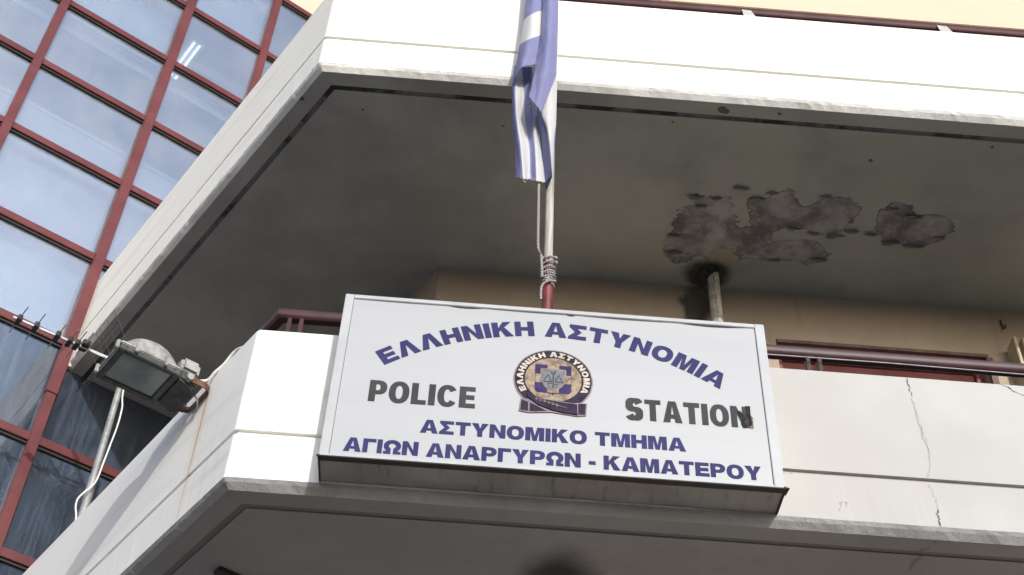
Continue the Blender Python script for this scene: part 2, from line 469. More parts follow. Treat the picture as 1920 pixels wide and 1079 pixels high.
crack([(2.444, 5.93), (2.462, 5.84), (2.463, 5.77)], .0012, MAT['crackthin'], bal_lo, 4)
crack([(2.461, 5.772), (2.452, 5.73), (2.460, 5.66)], .0046, MAT['crack'], bal_lo, 5, 7)
crack([(2.99, 6.668), (3.032, 6.650), (3.055, 6.622), (3.111, 6.594), (3.2, 6.585)], .006, MAT['crack'], bal_lo, 6, 6, .004)
crack([(-1.10, 6.655), (-1.0, 6.648), (-.93, 6.640), (-.85, 6.648), (-.78, 6.640)], .0022, MAT['crackthin'], bal_lo, 7, 8, .003)
crack([(1.93, 5.70), (1.955, 5.74), (1.95, 5.765), (1.985, 5.77), (1.98, 5.73)], .003, MAT['crackthin'], bal_lo, 8, 4, .004)
crack([(1.66, 5.92), (1.70, 5.94), (1.72, 5.925)], .003, MAT['crackthin'], bal_lo, 18, 4, .004)

# flakes of paint still hanging from the ceiling round the bare patches
MAT['flake'] = simple("loose_paint", (.33, .33, .30), .9, var=.15, sc_=20)
rnd = random.Random(21)
for fx, fy, fs in ((2.50, 6.79, .05), (2.66, 6.80, .075), (2.79, 6.74, .06), (2.34, 6.76, .05), (2.95, 6.76, .05), (3.10, 6.83, .07), (3.28, 6.84, .07), (3.46, 6.74, .05), (1.47, 6.93, .05), (1.50, 7.10, .06),
                   (1.56, 6.52, .06), (1.62, 6.61, .05), (1.88, 6.40, .05), (2.01, 6.50, .06), (2.10, 6.43, .04), (1.72, 6.53, .05), (3.22, 6.55, .06), (3.02, 6.49, .05), (2.52, 6.42, .05), (2.62, 7.06, .05), (2.28, 7.10, .05)):
    bm = bmesh.new(); n = 9; ang = rnd.uniform(0, 6.28); out = []
    for k in range(n):
        a = 2 * math.pi * k / n; r = fs * rnd.uniform(.45, 1.0)
        x, y = math.cos(a) * r * 1.5, math.sin(a) * r * .55
        dz = -.004 - max(0, -y) * rnd.uniform(.5, .9)
        out.append(bm.verts.new((fx + x, fy + y, 9.1435 + dz)))
    cen = bm.verts.new((fx, fy, 9.1435 - .006))
    for k in range(n): bm.faces.new((cen, out[k], out[(k + 1) % n]))
    bmesh.ops.solidify(bm, geom=bm.faces[:], thickness=.002)
    obj("paint_flake", bm, MAT['flake'], bal_up)
# handrails
def rail(z0, z1, d0, wid, mat, parent, rr):
    h = z1 - z0
    sec = [(-.5, .30), (-.5, .62), (-.42, .70), (-.42, .78), (-.34, .86), (-.2, 1.0), (.2, 1.0), (.5, .62), (.5, .30), (.36, .06), (.28, 0), (-.28, 0), (-.36, .06)]
    prof = [(d0 + wid * .5 + a * wid, z0 + b * h) for a, b in sec]
    bm = bmesh.new()
    sweep(bm, prof, rr, .4, [0] * len(prof))
    return obj("handrail", bm, mat, parent, smooth=True)
rail(6.897, 6.978, .122, .076, MAT['rail'], bal_lo, .10)
rail(10.30, 10.39, .05, .07, MAT['railup'], bal_up, .15)
def post_pair(xc, y, z0, z1, parent, mat):
    for dx in (-.034, .034):
        bm = bmesh.new(); box(bm, (xc + dx - .012, y, z0), (xc + dx + .012, y + .05, z1), bev=.002)
        obj("rail_post", bm, mat, parent)
for xc in (-1.03, .49, 1.985, 3.50, 5.01):
    post_pair(xc, FY + .135, 6.30, 6.91, bal_lo, MAT['rail'])
for xc in (-1.09, .40, 1.885, 3.38, 4.87):
    post_pair(xc, FY + .06, 10.185, 10.31, bal_up, MAT['railup'])
    bm = bmesh.new()
    vs = [bm.verts.new(v) for v in ((xc - .045, FY + .012, 10.193), (xc + .045, FY + .012, 10.193), (xc + .02, FY + .03, 10.30), (xc - .045, FY + .045, 10.33), (xc - .03, FY + .055, 10.193), (xc + .04, FY + .055, 10.193))]
    bmesh.ops.convex_hull(bm, input=vs)
    obj("rail_bracket", bm, MAT['wedge'], bal_up)
for s in (.6, 1.9, 3.2):
    for ds in (-.034, .034):
        bm = bmesh.new(); lbox(bm, s + ds - .012, s + ds + .012, -.185, -.135, 6.30, 6.91)
        obj("rail_post", bm, MAT['rail'], bal_lo)
# thin galvanised tube under the lower handrail
bm = bmesh.new(); tube(bm, [(1.60, FY + .105, 6.862), (2.4, FY + .105, 6.864), (3.3, FY + .105, 6.852)], .004, 8)
obj("thin_tube", bm, MAT['galv'], bal_lo, smooth=True)

# walls behind the balconies
WX0, WX1, WZ0, WZ1 = 2.31, 3.93, 6.2, 8.61         # door opening of the first floor
bm = bmesh.new()
T = .30
box(bm, (-.31, WY, .12), (XR, WY + T, 5.80))
box(bm, (-.31, WY, 5.80), (WX0, WY + T, 9.34)); box(bm, (WX1, WY, 5.80), (XR, WY + T, 9.34)); box(bm, (WX0, WY, WZ1), (WX1, WY + T, 9.34)); box(bm, (WX0, WY, 5.80), (WX1, WY + T, 5.88))
# wing wall running back to the glass wall
lw = (Vector((-.31, WY, 0)) - P0).dot(LV)
frame_box(bm, CPt(WU + .10, (lw + SG) / 2, 4.73), CV, LV, Vector((0, 0, 1)), .2, SG - lw - .02, 9.22)
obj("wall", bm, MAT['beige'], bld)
bm = bmesh.new()
box(bm, (-.31, WY + .002, 9.36), (XR, WY + T, 16.2))
frame_box(bm, CPt(WU + .11, (lw + SG) / 2, 12.8), CV, LV, Vector((0, 0, 1)), .2, SG - lw - .02, 6.8)
box(bm, (-.30, WY - .06, 13.10), (XR, WY + .05, 13.19))
obj("wall", bm, MAT['cream_high'], bld, label="sunlit upper wall with a shallow string course")
# door with frame
win = bmesh.new()
for a, b in (((WX0, WY + .11, 5.9), (WX0 + .06, WY + .19, WZ1)), ((WX1 - .06, WY + .11, 5.9), (WX1, WY + .19, WZ1)), ((WX0 + .06, WY + .11, WZ1 - .06), (WX1 - .06, WY + .19, WZ1))):
    box(win, a, b, bev=.004)
MAT['doorred'] = simple("dark_red_door_paint", (.21, .062, .058), .45, var=.12, sc_=5)
MAT['reveal'] = simple("brown_reveal", (.16, .10, .085), .7, var=.15)
wf = obj("door", win, MAT['doorred'], bld, label="dark red balcony door frame seen over the handrail")
bm = bmesh.new(); box(bm, (WX0 + .06, WY + .145, 8.30), (WX1 - .06, WY + .17, WZ1 - .06), bev=.003); obj("panel", bm, MAT['doorred'], wf)
bm = bmesh.new()
for a, b in (((WX0 + .06, WY + .13, 5.9), (WX0 + .16, WY + .175, 8.30)), ((WX1 - .22, WY + .13, 5.9), (WX1 - .06, WY + .175, 8.30)), ((WX0 + .16, WY + .13, 8.22), (WX1 - .22, WY + .175, 8.30))):
    box(bm, a, b, bev=.003)
obj("frame", bm, MAT['rail'], wf)
bm = bmesh.new(); box(bm, (WX0 + .16, WY + .15, 5.9), (WX1 - .22, WY + .158, 8.22)); obj("pane", bm, MAT['glass_dusty'], wf)
bm = bmesh.new()
box(bm, (WX0, WY - .012, WZ1), (WX1 + .02, WY + .02, WZ1 + .03)); box(bm, (WX1, WY - .012, 5.9), (WX1 + .05, WY + .02, WZ1)); 
obj("reveal", bm, MAT['reveal'], wf)
# folded shutter leaves right of the door
shut = bmesh.new(); box(shut, (4.10, WY - .03, 6.0), (4.36, WY + .0, 8.66), bev=.004)
sh = obj("shutter", shut, MAT['paleboard'], bld, label="tan folded shutter beside the door")
for k in range(4):
    bm = bmesh.new(); box(bm, (4.105 + k * .065, WY - .17, 6.0), (4.130 + k * .065, WY - .031, 8.70 - .005 * k), bev=.004); obj("shutter_leaf", bm, MAT['paleboard'], sh)
# downpipe through the broken hole in the soffit
bm = bmesh.new(); tube(bm, [(1.823, 7.27, 5.86), (1.823, 7.27, 9.2)], .046, 20)
dpz = obj("downpipe", bm, MAT['grey_pvc'], bld, smooth=True, label="grey downpipe passing through a broken hole in the ceiling")
bm = bmesh.new()
bmesh.ops.create_icosphere(bm, subdivisions=4, radius=1.0)
for v in bm.verts:
    k = 1 + .22 * mnoise.noise(v.co * 2.2) + .10 * mnoise.noise(v.co * 7)
    v.co = Vector((1.80 + v.co.x * .095 * k, 7.29 + v.co.y * .085 * k, 9.125 + v.co.z * .075 * k))
obj("collar", bm, MAT['soot'], dpz, smooth=True)
bm = bmesh.new(); rnd = random.Random(3)
pts = [(1.815 + rnd.uniform(-.012, .012), 7.27 - .0475, 9.05 - .02 * i) for i in range(28)]
L = [(bm.verts.new((x - rnd.uniform(.001, .004), y, z)), bm.verts.new((x + rnd.uniform(.001, .004), y, z))) for x, y, z in pts]
for a, b in zip(L, L[1:]): bm.faces.new((a[0], a[1], b[1], b[0]))
obj("crack", bm, MAT['crack'], dpz)
# wire hook on the wall
bm = bmesh.new(); tube(bm, [(4.13, WY - .012, 9.02), (4.132, WY - .02, 8.92), (4.13, WY - .06, 8.90), (4.13, WY - .065, 8.925)], .007, 8)
obj("hook", bm, MAT['bracket'], bld, smooth=True)

# ------------------------------------------------------------------ glass stairwell
stw = thing("glass_stairwell", "stairwell wall of large glass panes in maroon frames left of the balconies", "glass facade", tuple(CPt(-1.5, SG + .2, .12)))
MU = [-6.10, -4.90, -3.695, -2.49, -1.285, -.06, .915, 1.70]
TZ = [1.05 * i + .0 for i in range(0)] 
TZ = [7.27 - 1.05 * k for k in range(6, 0, -1)] + [7.27, 8.335, 9.385, 10.445, 11.50, 12.515, 13.56, 14.61, 15.77]
ZTOP = 15.77
for i, u in enumerate(MU):
    bm = bmesh.new()
    cbox(bm, u - .044, u + .044, SG - .075, SG + .05, 9.15 if abs(u - .915) < .01 else .12, 16.6 if u < .5 else ZTOP + .06, bev=.004)
    mu = obj("mullion", bm, MAT['maroon'], stw)
    if abs(u + .06) < .01:
        bm = bmesh.new(); cbox(bm, u - .050, u + .050, SG - .088, SG - .02, 8.80, 16.6, bev=.006)
        obj("cover_cap", bm, MAT['maroon'], mu)
for z in TZ:
    bm = bmesh.new(); cbox(bm, MU[0], MU[-1], SG - .05, SG + .045, z - .04, z + .04, bev=.003)
    o = obj("transom", bm, MAT['maroon'], stw)
    bm = bmesh.new(); cbox(bm, MU[0], MU[-1], SG - .028, SG + .04, z - .062, z - .0405)
    obj("gasket", bm, MAT['rubber'], o)
zs = [.12] + TZ + [16.6]
for i in range(len(MU) - 1):
    for k in range(len(zs) - 1):
        if i == 6 and zs[k] < 9.0: continue
        if k == len(zs) - 2 and i >= 6: continue
        bm = bmesh.new(); cbox(bm, MU[i] + .03, (MU[7] if i == 5 and zs[k] < 9.0 else MU[i + 1]) - .03, SG - .004, SG + .004, zs[k] + .02, zs[k + 1] - .03)
        obj("pane", bm, MAT['glass_dusty'] if zs[k] < 9.0 else MAT['glass'], stw)
bm = bmesh.new(); cbox(bm, .97, 6.0, SG - .02, SG + .3, ZTOP + .062, 17.4); cbox(bm, WU + .02, 6.0, SG - .02, SG + .3, 10.2, ZTOP + .06)
obj("wall", bm, MAT['cream_high'], stw, label="pale yellow parapet above the glass")
bm = bmesh.new(); cbox(bm, -.012, .022, SG - .06, SG - .002, 9.15, 10.19); obj("trim", bm, MAT['cream_high'], stw)
# interior
MAT['interior'] = simple("interior_paint", (.36, .37, .44), .9, var=.06, sc_=1.5)
MAT['ceiling'] = simple("interior_ceiling", (.55, .56, .62), .9, var=.05, sc_=1.5)
bm = bmesh.new()
cbox(bm, -6.5, 4.5, SG + 3.0, SG + 3.2, .12, 17.0); cbox(bm, -6.6, -6.4, SG + .06, SG + 3.0, .12, 17.0); cbox(bm, 1.9, 2.1, SG + .31, SG + 3.0, .12, 17.0)
obj("inner_wall", bm, MAT['interior'], stw)
bm = bmesh.new()
for z in (14.42, 10.95, 7.4, 3.9):
    cbox(bm, -6.4, 1.9, SG + .55, SG + 3.0, z, z + .2)
obj("inner_floor", bm, MAT['ceiling'], stw)
bm = bmesh.new(); cbox(bm, -6.6, 6.0, SG + .06, SG + 3.2, 17.0, 17.3); obj("roof", bm, MAT['ceiling'], stw)
m = Mat("roller_blind", (.62, .72, .80), .85); m.color(m.mix(m.step(m.noise(1.0, 3), .3, .7), (.62, .75, .84), (.72, .83, .90))); MAT['blind'] = m.m
m = Mat("slatted_blind", (.5, .55, .65), .7)
wv = m.n("ShaderNodeTexWave"); wv.bands_direction = 'Z'; wv.inputs["Scale"].default_value = 14.0; m.put(wv.inputs["Vector"], m.pos)
m.color(m.mix(wv.outputs["Fac"], (.50, .55, .64), (.74, .79, .86))); MAT['slats'] = m.m
def blind(u0, u1, z0, z1, mat, s=.16):
    bm = bmesh.new(); cbox(bm, u0, u1, SG + s, SG + s + .012, z0, z1); cbox(bm, u0, u1, SG + s - .02, SG + s + .03, z1, z1 + .05)
    obj("blind", bm, MAT[mat], stw)
for i in range(3, 7):
    u0, u1 = MU[i] + .06, MU[i + 1] - .06
    blind(u0, u1, 10.55, 12.06, 'slats')
    blind(u0, u1, 9.2, 10.40, 'blind')
    if i != 6: blind(u0, u1, 14.72, 16.5, 'blind', .10)
    if i == 4: blind(u0, u1, 13.62, 14.5, 'blind')
    blind(u0, u1, 13.37, 13.50, 'blind')
# fluorescent ceiling lights: pairs of tubes running back from the glass
m = Mat("lit_tube", (1, 1, 1)); m.b.inputs["Emission Color"].default_value = (1, 1, 1, 1); m.b.inputs["Emission Strength"].default_value = 2.2; MAT['tube'] = m.m
for u in (.21, -3.0):
    bm = bmesh.new(); cbox(bm, u - .09, u + .09, SG + .6 - .42, SG + .98, 14.385, 14.415)
    fx = obj("ceiling_light", bm, MAT['steelwhite'], stw)
    for du in (-.035, .035):
        bm = bmesh.new(); tube(bm, [CPt(u + du, SG + .19, 14.365), CPt(u + du, SG + .95, 14.365)], .014, 10)
        obj("lamp_tube", bm, MAT['tube'], fx)

# ------------------------------------------------------------------ lettering: outlines of heavy capitals, drawn in a box one unit high
def ell(cx, cy, rx, ry, a0, a1, n, p=2.25):
    out = []
    for i in range(n + 1):
        a = math.radians(a0 + (a1 - a0) * i / n); c, s = math.cos(a), math.sin(a)
        out.append((cx + rx * math.copysign(abs(c) ** (2 / p), c), cy + ry * math.copysign(abs(s) ** (2 / p), s)))
    return out
def glyph(ch, w, t, th):
    h = []
    if ch == 'Ι' or ch == 'I': return [(0, 0), (t, 0), (t, 1), (0, 1)], h, t
    if ch == '-': return [(0, .28), (w, .28), (w, .28 + th), (0, .28 + th)], h, w
    if ch in 'ΕE': return [(0, 0), (w, 0), (w, th), (t, th), (t, .5 - th / 2), (w * .94, .5 - th / 2), (w * .94, .5 + th / 2), (t, .5 + th / 2), (t, 1 - th), (w * .98, 1 - th), (w * .98, 1), (0, 1)], h, w
    if ch == 'L': return [(0, 0), (w, 0), (w, th), (t, th), (t, 1), (0, 1)], h, w
    if ch == 'Γ': return [(0, 0), (t, 0), (t, 1 - th), (w, 1 - th), (w, 1), (0, 1)], h, w
    if ch in 'ΤT': return [(w / 2 - t / 2, 0), (w / 2 + t / 2, 0), (w / 2 + t / 2, 1 - th), (w, 1 - th), (w, 1), (0, 1), (0, 1 - th), (w / 2 - t / 2, 1 - th)], h, w
    if ch == 'Η': return [(0, 0), (t, 0), (t, .5 - th / 2), (w - t, .5 - th / 2), (w - t, 0), (w, 0), (w, 1), (w - t, 1), (w - t, .5 + th / 2), (t, .5 + th / 2), (t, 1), (0, 1)], h, w
    if ch in 'ΝN': return [(0, 0), (t, 0), (t, .62), (w - t, 0), (w, 0), (w, 1), (w - t, 1), (w - t, .38), (t, 1), (0, 1)], h, w
    if ch == 'Μ': return [(0, 0), (t, 0), (t, .70), (w / 2 - .42 * t, 0), (w / 2 + .42 * t, 0), (w - t, .70), (w - t, 0), (w, 0), (w, 1), (w - 1.4 * t, 1), (w / 2, .34), (1.4 * t, 1), (0, 1)], h, w
    if ch == 'Κ': return [(0, 0), (t, 0), (t, .30), (.40 * w, .47), (w - 1.3 * t, 0), (w, 0), (.60 * w, .64), (.97 * w, 1), (.97 * w - 1.35 * t, 1), (t, .60), (t, 1), (0, 1)], h, w
    if ch == 'Λ': return [(0, 0), (1.12 * t, 0), (w / 2, .72), (w - 1.12 * t, 0), (w, 0), (w / 2 + .60 * t, 1), (w / 2 - .60 * t, 1)], h, w
    if ch in 'ΑA':
        ix = lambda y: 1.12 * t + (w / 2 - 1.12 * t) * y / .80
        return ([(0, 0), (1.12 * t, 0), (ix(.19), .19), (w - ix(.19), .19), (w - 1.12 * t, 0), (w, 0), (w / 2 + .60 * t, 1), (w / 2 - .60 * t, 1)],
                [[(ix(.37), .37), (w - ix(.37), .37), (w / 2, .80)]], w)
    if ch == 'Σ': return [(0, 0), (w, 0), (w, th), (.44 * w, th), (.72 * w, .5), (.44 * w, 1 - th), (.97 * w, 1 - th), (.97 * w, 1), (.02 * w, 1), (.02 * w, .84), (.36 * w, .5), (0, .16)], h, w
    if ch in 'ΥY': return [(w / 2 - t / 2, 0), (w / 2 + t / 2, 0), (w / 2 + t / 2, .40), (w, 1), (w - 1.25 * t, 1), (w / 2, .62), (1.25 * t, 1), (0, 1), (w / 2 - t / 2, .40)], h, w
    if ch in 'ΟO': return ell(w / 2, .5, w / 2, .52, 0, 345, 23), [ell(w / 2, .5, w / 2 - t, .52 - th * .98, 0, 345, 23)], w
    if ch in 'ΡP':
        o = [(0, 0), (t, 0), (t, .34)] + ell(.52 * w, .67, .48 * w, .33, -90, 90, 12) + [(0, 1)]
        i = [(t, .34 + th * .9)] + ell(.52 * w, .67, .48 * w - t, .33 - th * .9, -90, 90, 10) + [(t, 1 - th * .9)]
        return o, [i], w
    if ch == 'Ω':
        o = [(0, 0), (.43 * w, 0), (.43 * w, .20)] + ell(w / 2, .58, w / 2 - t, .42 - th, -112, -428, 18, 2.0)[0:] + [(.57 * w, .20), (.57 * w, 0), (w, 0), (w, .19), (.80 * w, .19)]
        o += ell(w / 2, .58, w / 2, .44, -38, 218, 22, 2.0) + [(.20 * w, .19), (0, .19)]
        return o, h, w
    if ch == 'C':
        return ell(w / 2, .5, w / 2, .52, 32, 328, 24) + ell(w / 2, .5, w / 2 - t, .52 - th, 325, 35, 22), h, w
    if ch == 'S':
        ry = (1.04 - th) / 4; a = ell(w / 2, .5 + ry, w / 2 - t / 2, ry, 22, 262, 18, 2.0); b = ell(w / 2, .5 - ry, w / 2 - t / 2, ry, 82, -158, 18, 2.0)
        c = a + b; lo = []; hi = []
        for i, p in enumerate(c):
            q0 = c[max(i - 1, 0)]; q1 = c[min(i + 1, len(c) - 1)]
            dx, dy = q1[0] - q0[0], q1[1] - q0[1]; l = math.hypot(dx, dy) or 1
            k = (t * abs(dy) + th * abs(dx)) / l / 2
            lo.append((p[0] - dy / l * k, p[1] + dx / l * k)); hi.append((p[0] + dy / l * k, p[1] - dx / l * k))
        return lo + hi[::-1], h, w
    raise KeyError(ch)
WIDTH = {'Ι': .315, 'I': .315, 'Ο': 1.06, 'Μ': 1.16, 'Α': 1.08, 'Λ': 1.06, 'Ω': 1.06, 'Υ': 1.02, 'Κ': 1.02, 'Γ': .80, 'Ε': .86, '-': .42, 'Τ': .92, 'Ρ': .92, 'Η': .96, 'Ν': .98, 'Σ': .90}
LATW = {'P': .66, 'O': .76, 'L': .56, 'I': .25, 'C': .74, 'E': .60, 'S': .68, 'T': .64, 'A': .76, 'N': .72}
def fill(bm, loops, tf, depth, mi=0):
    """flat shape with holes, raised by depth; tf(x, y, k) gives the world point, k = 0 back, 1 front"""
    tris = tessellate_polygon([[Vector((x, y, 0)) for x, y in l] for l in loops])
    flat = [p for l in loops for p in l]
    fr = [bm.verts.new(tf(x, y, 1)) for x, y in flat]; bk = [bm.verts.new(tf(x, y, 0)) for x, y in flat]
    for t in tris:
        try: f = bm.faces.new([fr[i] for i in t]); f.material_index = mi
        except ValueError: pass
    i0 = 0
    for l in loops:
        n = len(l)
        for i in range(n):
            a, b = i0 + i, i0 + (i + 1) % n
            f = bm.faces.new((fr[a], fr[b], bk[b], bk[a])); f.material_index = mi
        i0 += n
def layout(text, lat):
    out = []; x = 0
    for ch in text:
        if ch == ' ': x += .42; continue
        w_ = LATW[ch] if lat else WIDTH[ch]
        t, th = (.250, .205) if lat else (.315, .235)
        o, hs, ww = glyph(ch, w_, t, th)
        out.append((x, o, hs, ww)); x += ww + (.075 if lat else .075)
    return out, x - (.075 if lat else .075)
def text_line(bm, text, x0, x1, z0, h, y, dep, lat=False, warp=None):
    g, W = layout(text, lat); k = (x1 - x0) / W
    for gx, o, hs, ww in g:
        fill(bm, [o] + hs, lambda a, b, q, gx=gx: Vector((x0 + (gx + a) * k, y - dep * q, z0 + b * h)), dep)
def text_arc(bm, text, cx, cz, r, a0, a1, h, y, dep, mi=0):
    """a0, a1: angles in degrees clockwise from straight up of the first and last edge of the text"""
    g, W = layout(text, False)
    k = math.radians(a1 - a0) * r / W
    for gx, o, hs, ww in g:
        am = math.radians(a0) + (gx + ww / 2) * k / r
        ca, sa = math.cos(am), math.sin(am)
        def tf(a, b, q, gx=gx, ww=ww, ca=ca, sa=sa):
            lx = (a - ww / 2) * k; lz = r + b * h
            return Vector((cx + lx * ca + lz * sa, y - dep * q, cz - lx * sa + lz * ca))
        fill(bm, [o] + hs, tf, dep, mi)

# ------------------------------------------------------------------ the sign
SX0, SX1, SZ0, SZ1, SY = -.722, 1.61, 5.658, 6.792, 5.39
sign = thing("police_sign", "large white box sign with blue Greek lettering and a round crest on the lower balcony", "sign", ((SX0 + SX1) / 2, FY, SZ0))
m = Mat("sign_face", (.60, .62, .66), .28)
c = m.mix(m.step(m.noise(1, 3, vec=m.scale(m.pos, (.4, 1, 5))), .4, .7), (.36, .363, .367), (.378, .381, .385)); 
c = m.mix(m.step(m.noise(1, 4, vec=m.scale(m.pos, (30, 1, 1.2))), .62, .8, 0, .12), c, (.45, .45, .45))
m.color(c); m.b.inputs["Roughness"].default_value = .35
MAT['face'] = m.m
MAT['trim'] = simple("white_aluminium_trim", (.385, .389, .394), .4, .0, .05, 5)
m = Mat("sign_underside", (.30, .29, .275), .7); c = m.mix(m.step(m.noise(2.5, 5), .35, .65), (.20, .20, .195), (.29, .288, .28))
c = m.mix(m.step(m.noise(1, 5, vec=m.scale(m.pos, (22, 3, 1))), .55, .75, 0, .7), c, (.08, .07, .06)); m.color(c); MAT['under'] = m.m
MAT['lip_gap'] = simple("black_lip_and_gap_shade", (.03, .028, .025), .8)
MAT['blue'] = simple("blue_vinyl", (.034, .031, .106), .6, var=.10, sc_=5, spec=.12)
MAT['greyvinyl'] = simple("dark_grey_vinyl", (.044, .046, .047), .6, var=.10, sc_=5, spec=.12)
bm = bmesh.new()
box(bm, (SX0 + .004, SY + .012, SZ0 + .008), (SX1 - .004, FY - .001, SZ1 - .004), 0)
for f in bm.faces:
    if f.normal.z < -.9: f.material_index = 1
cab = obj("cabinet", bm, [MAT['trim'], MAT['under']], sign)
bm = bmesh.new()
n = 40; cols = []
for i in range(n + 1):                              # acrylic face, bowed a little along its top
    x = SX0 + .03 + (SX1 - SX0 - .06) * i / n
    cols.append([bm.verts.new((x, SY + .004 + .0015 * mnoise.noise(Vector((x * 2, z * 3, 0))), z)) for z in (SZ0 + .02, SZ0 + .4, SZ0 + .8, SZ1 - .027 - .003 * abs(mnoise.noise(Vector((x * 2.3, 1, 0)))))])
for a, b in zip(cols, cols[1:]):
    for k in range(3): bm.faces.new((a[k], b[k], b[k + 1], a[k + 1]))
obj("face_panel", bm, MAT['face'], sign)
bm = bmesh.new()
box(bm, (SX0, SY - .004, SZ0 + .012), (SX0 + .048, SY + .03, SZ1), bev=.003); box(bm, (SX1 - .052, SY - .004, SZ0 + .012), (SX1, SY + .03, SZ1), bev=.003)
box(bm, (SX0 + .0485, SY - .0035, SZ1 - .030), (SX1 - .0525, SY + .03, SZ1 - .0005), bev=.003)
box(bm, (SX0 + .0485, SY - .0035, SZ0 + .0125), (SX1 - .0525, SY + .03, SZ0 + .031), bev=.003)
obj("trim", bm, MAT['trim'], sign)
bm = bmesh.new()                                    # dark lip and seams
box(bm, (SX0 - .004, SY - .005, SZ0 + .007), (SX1 + .004, SY + .035, SZ0 + .0118)); box(bm, (SX0 - .003, SY + .036, SZ0), (SX0 + .006, FY - .003, SZ0 + .0075)); box(bm, (SX1 - .006, SY + .036, SZ0), (SX1 + .005, FY - .003, SZ0 + .0075))
vs = [bm.verts.new(v) for v in ((SX1 - .004, SY - .006, SZ0 + .012), (SX1 + .022, SY - .012, SZ0 + .006), (SX1 + .006, SY + .04, SZ0 + .03), (SX1 + .01, SY + .05, SZ0 + .0), (SX1 - .01, SY + .0, SZ0 + .03))]
bmesh.ops.convex_hull(bm, input=vs)
vs = [bm.verts.new(v) for v in ((SX0 + .004, SY - .006, SZ0 + .012), (SX0 - .014, SY - .012, SZ0 + .006), (SX0 - .006, SY + .04, SZ0 + .028), (SX0 + .01, SY + .0, SZ0 + .026))]
bmesh.ops.convex_hull(bm, input=vs)
obj("lip", bm, MAT['lip_gap'], sign)
bm = bmesh.new()                                    # painted black: shade in the gaps where the face has sprung from the trim
def slit(pts, th):
    top = []; bot = []
    for i, (x, z) in enumerate(pts):
        top.append(bm.verts.new((x, SY - .0010, z))); bot.append(bm.verts.new((x, SY - .0010, z - th * math.sin(math.pi * i / (len(pts) - 1)) - .0008)))
    for i in range(len(pts) - 1): bm.faces.new((top[i], top[i + 1], bot[i + 1], bot[i]))
ZT = SZ1 - .0305
slit([(-.66 + .07 * i, ZT) for i in range(9)], .003); slit([(-.16 + .035 * i, ZT) for i in range(7)], .010)
slit([(.03 + .08 * i, ZT) for i in range(8)], .004); slit([(.50 + .012 * i, ZT) for i in range(6)], .009); slit([(.57 + .07 * i, ZT) for i in range(9)], .005)
slit([(1.12 + .055 * i, ZT) for i in range(8)], .011)
box(bm, (SX0 + .0485, SY - .0006, SZ0 + .032), (SX0 + .0498, SY + .01, SZ1 - .031)); box(bm, (SX1 - .0545, SY - .0006, SZ0 + .032), (SX1 - .0530, SY + .01, SZ1 - .031))
obj("gap_shade", bm, MAT['lip_gap'], sign)
LY = SY + .003                                      # back of the film on the face
def lettering(fn, mat):
    bm = bmesh.new(); fn(bm); return obj("lettering", bm, MAT[mat], sign)
DEP = .0016
lettering(lambda bm: text_arc(bm, "ΕΛΛΗΝΙΚΗ ΑΣΤΥΝΟΜΙΑ", .437, 5.064, 1.521, -36.0, 35.9, .107, LY, DEP), 'blue')
lettering(lambda bm: text_line(bm, "POLICE", -.520, .034, 6.043, .142, LY, DEP, True), 'greyvinyl')
lettering(lambda bm: text_line(bm, "STATION", .820, 1.468, 6.045, .142, LY, DEP, True), 'greyvinyl')
lettering(lambda bm: text_line(bm, "ΑΣΤΥΝΟΜΙΚΟ ΤΜΗΜΑ", -.235, 1.123, 5.861, .085, LY, DEP), 'blue')
lettering(lambda bm: text_line(bm, "ΑΓΙΩΝ ΑΝΑΡΓΥΡΩΝ - ΚΑΜΑΤΕΡΟΥ", -.607, 1.500, 5.712, .086, LY, DEP), 'blue')
# torn tape over the last letter
bm = bmesh.new()
def patch(pts, y, mi): fill(bm, [pts], lambda a, b, q: Vector((a, y - .0015 * q, b)), .0015, mi)
yb = LY - DEP - .0005
patch([(1.408, 6.158), (1.428, 6.150), (1.444, 6.125), (1.452, 6.10), (1.44, 6.085), (1.456, 6.06), (1.449, 6.043), (1.432, 6.043), (1.422, 6.07), (1.43, 6.10), (1.414, 6.13)], yb, 0)
patch([(1.452, 6.190), (1.480, 6.192), (1.478, 6.13), (1.484, 6.07), (1.462, 6.055), (1.466, 6.10), (1.452, 6.13), (1.460, 6.16)], yb, 0)
patch([(1.430, 6.050), (1.487, 6.040), (1.490, 6.115), (1.470, 6.145), (1.462, 6.10), (1.452, 6.075)], yb + .003, 1)
MAT['tapeb'] = simple("brown_glue", (.20, .14, .10), .6, var=.5, sc_=40, spec=.1); MAT['tape'] = simple("black_tape", (.012, .011, .010), .5, var=.3, sc_=30, spec=.1)
obj("torn_tape", bm, [MAT['tape'], MAT['tapeb']], sign)
# crest
MAT['navy'] = simple("crest_navy", (.024, .017, .036), .6, var=.3, sc_=25, spec=.15)
MAT['navy2'] = simple("crest_blue", (.038, .026, .10), .6, var=.2, sc_=25, spec=.15)
m = Mat("crest_gold", (.62, .50, .36), .6, spec=.15); c = m.mix(m.step(m.noise(30, 5, .7), .35, .65), (.155, .105, .075), (.345, .275, .19)); m.color(c); MAT['gold'] = m.m
MAT['mauve'] = simple("crest_edge", (.20, .15, .165), .6, var=.2, sc_=30)
MAT['shield'] = simple("crest_shield", (.125, .13, .135), .6, var=.2, sc_=40)
MAT['shline'] = simple("crest_lines", (.03, .03, .045), .6)
MAT['cream'] = simple("crest_letters", (.50, .44, .35), .6, var=.12, sc_=30)
ECX, ECZ = .438, 6.275
def circ(r, n=64): return [(ECX + r * math.cos(2 * math.pi * i / n), ECZ + r * math.sin(2 * math.pi * i / n)) for i in range(n)]
lay = [0]
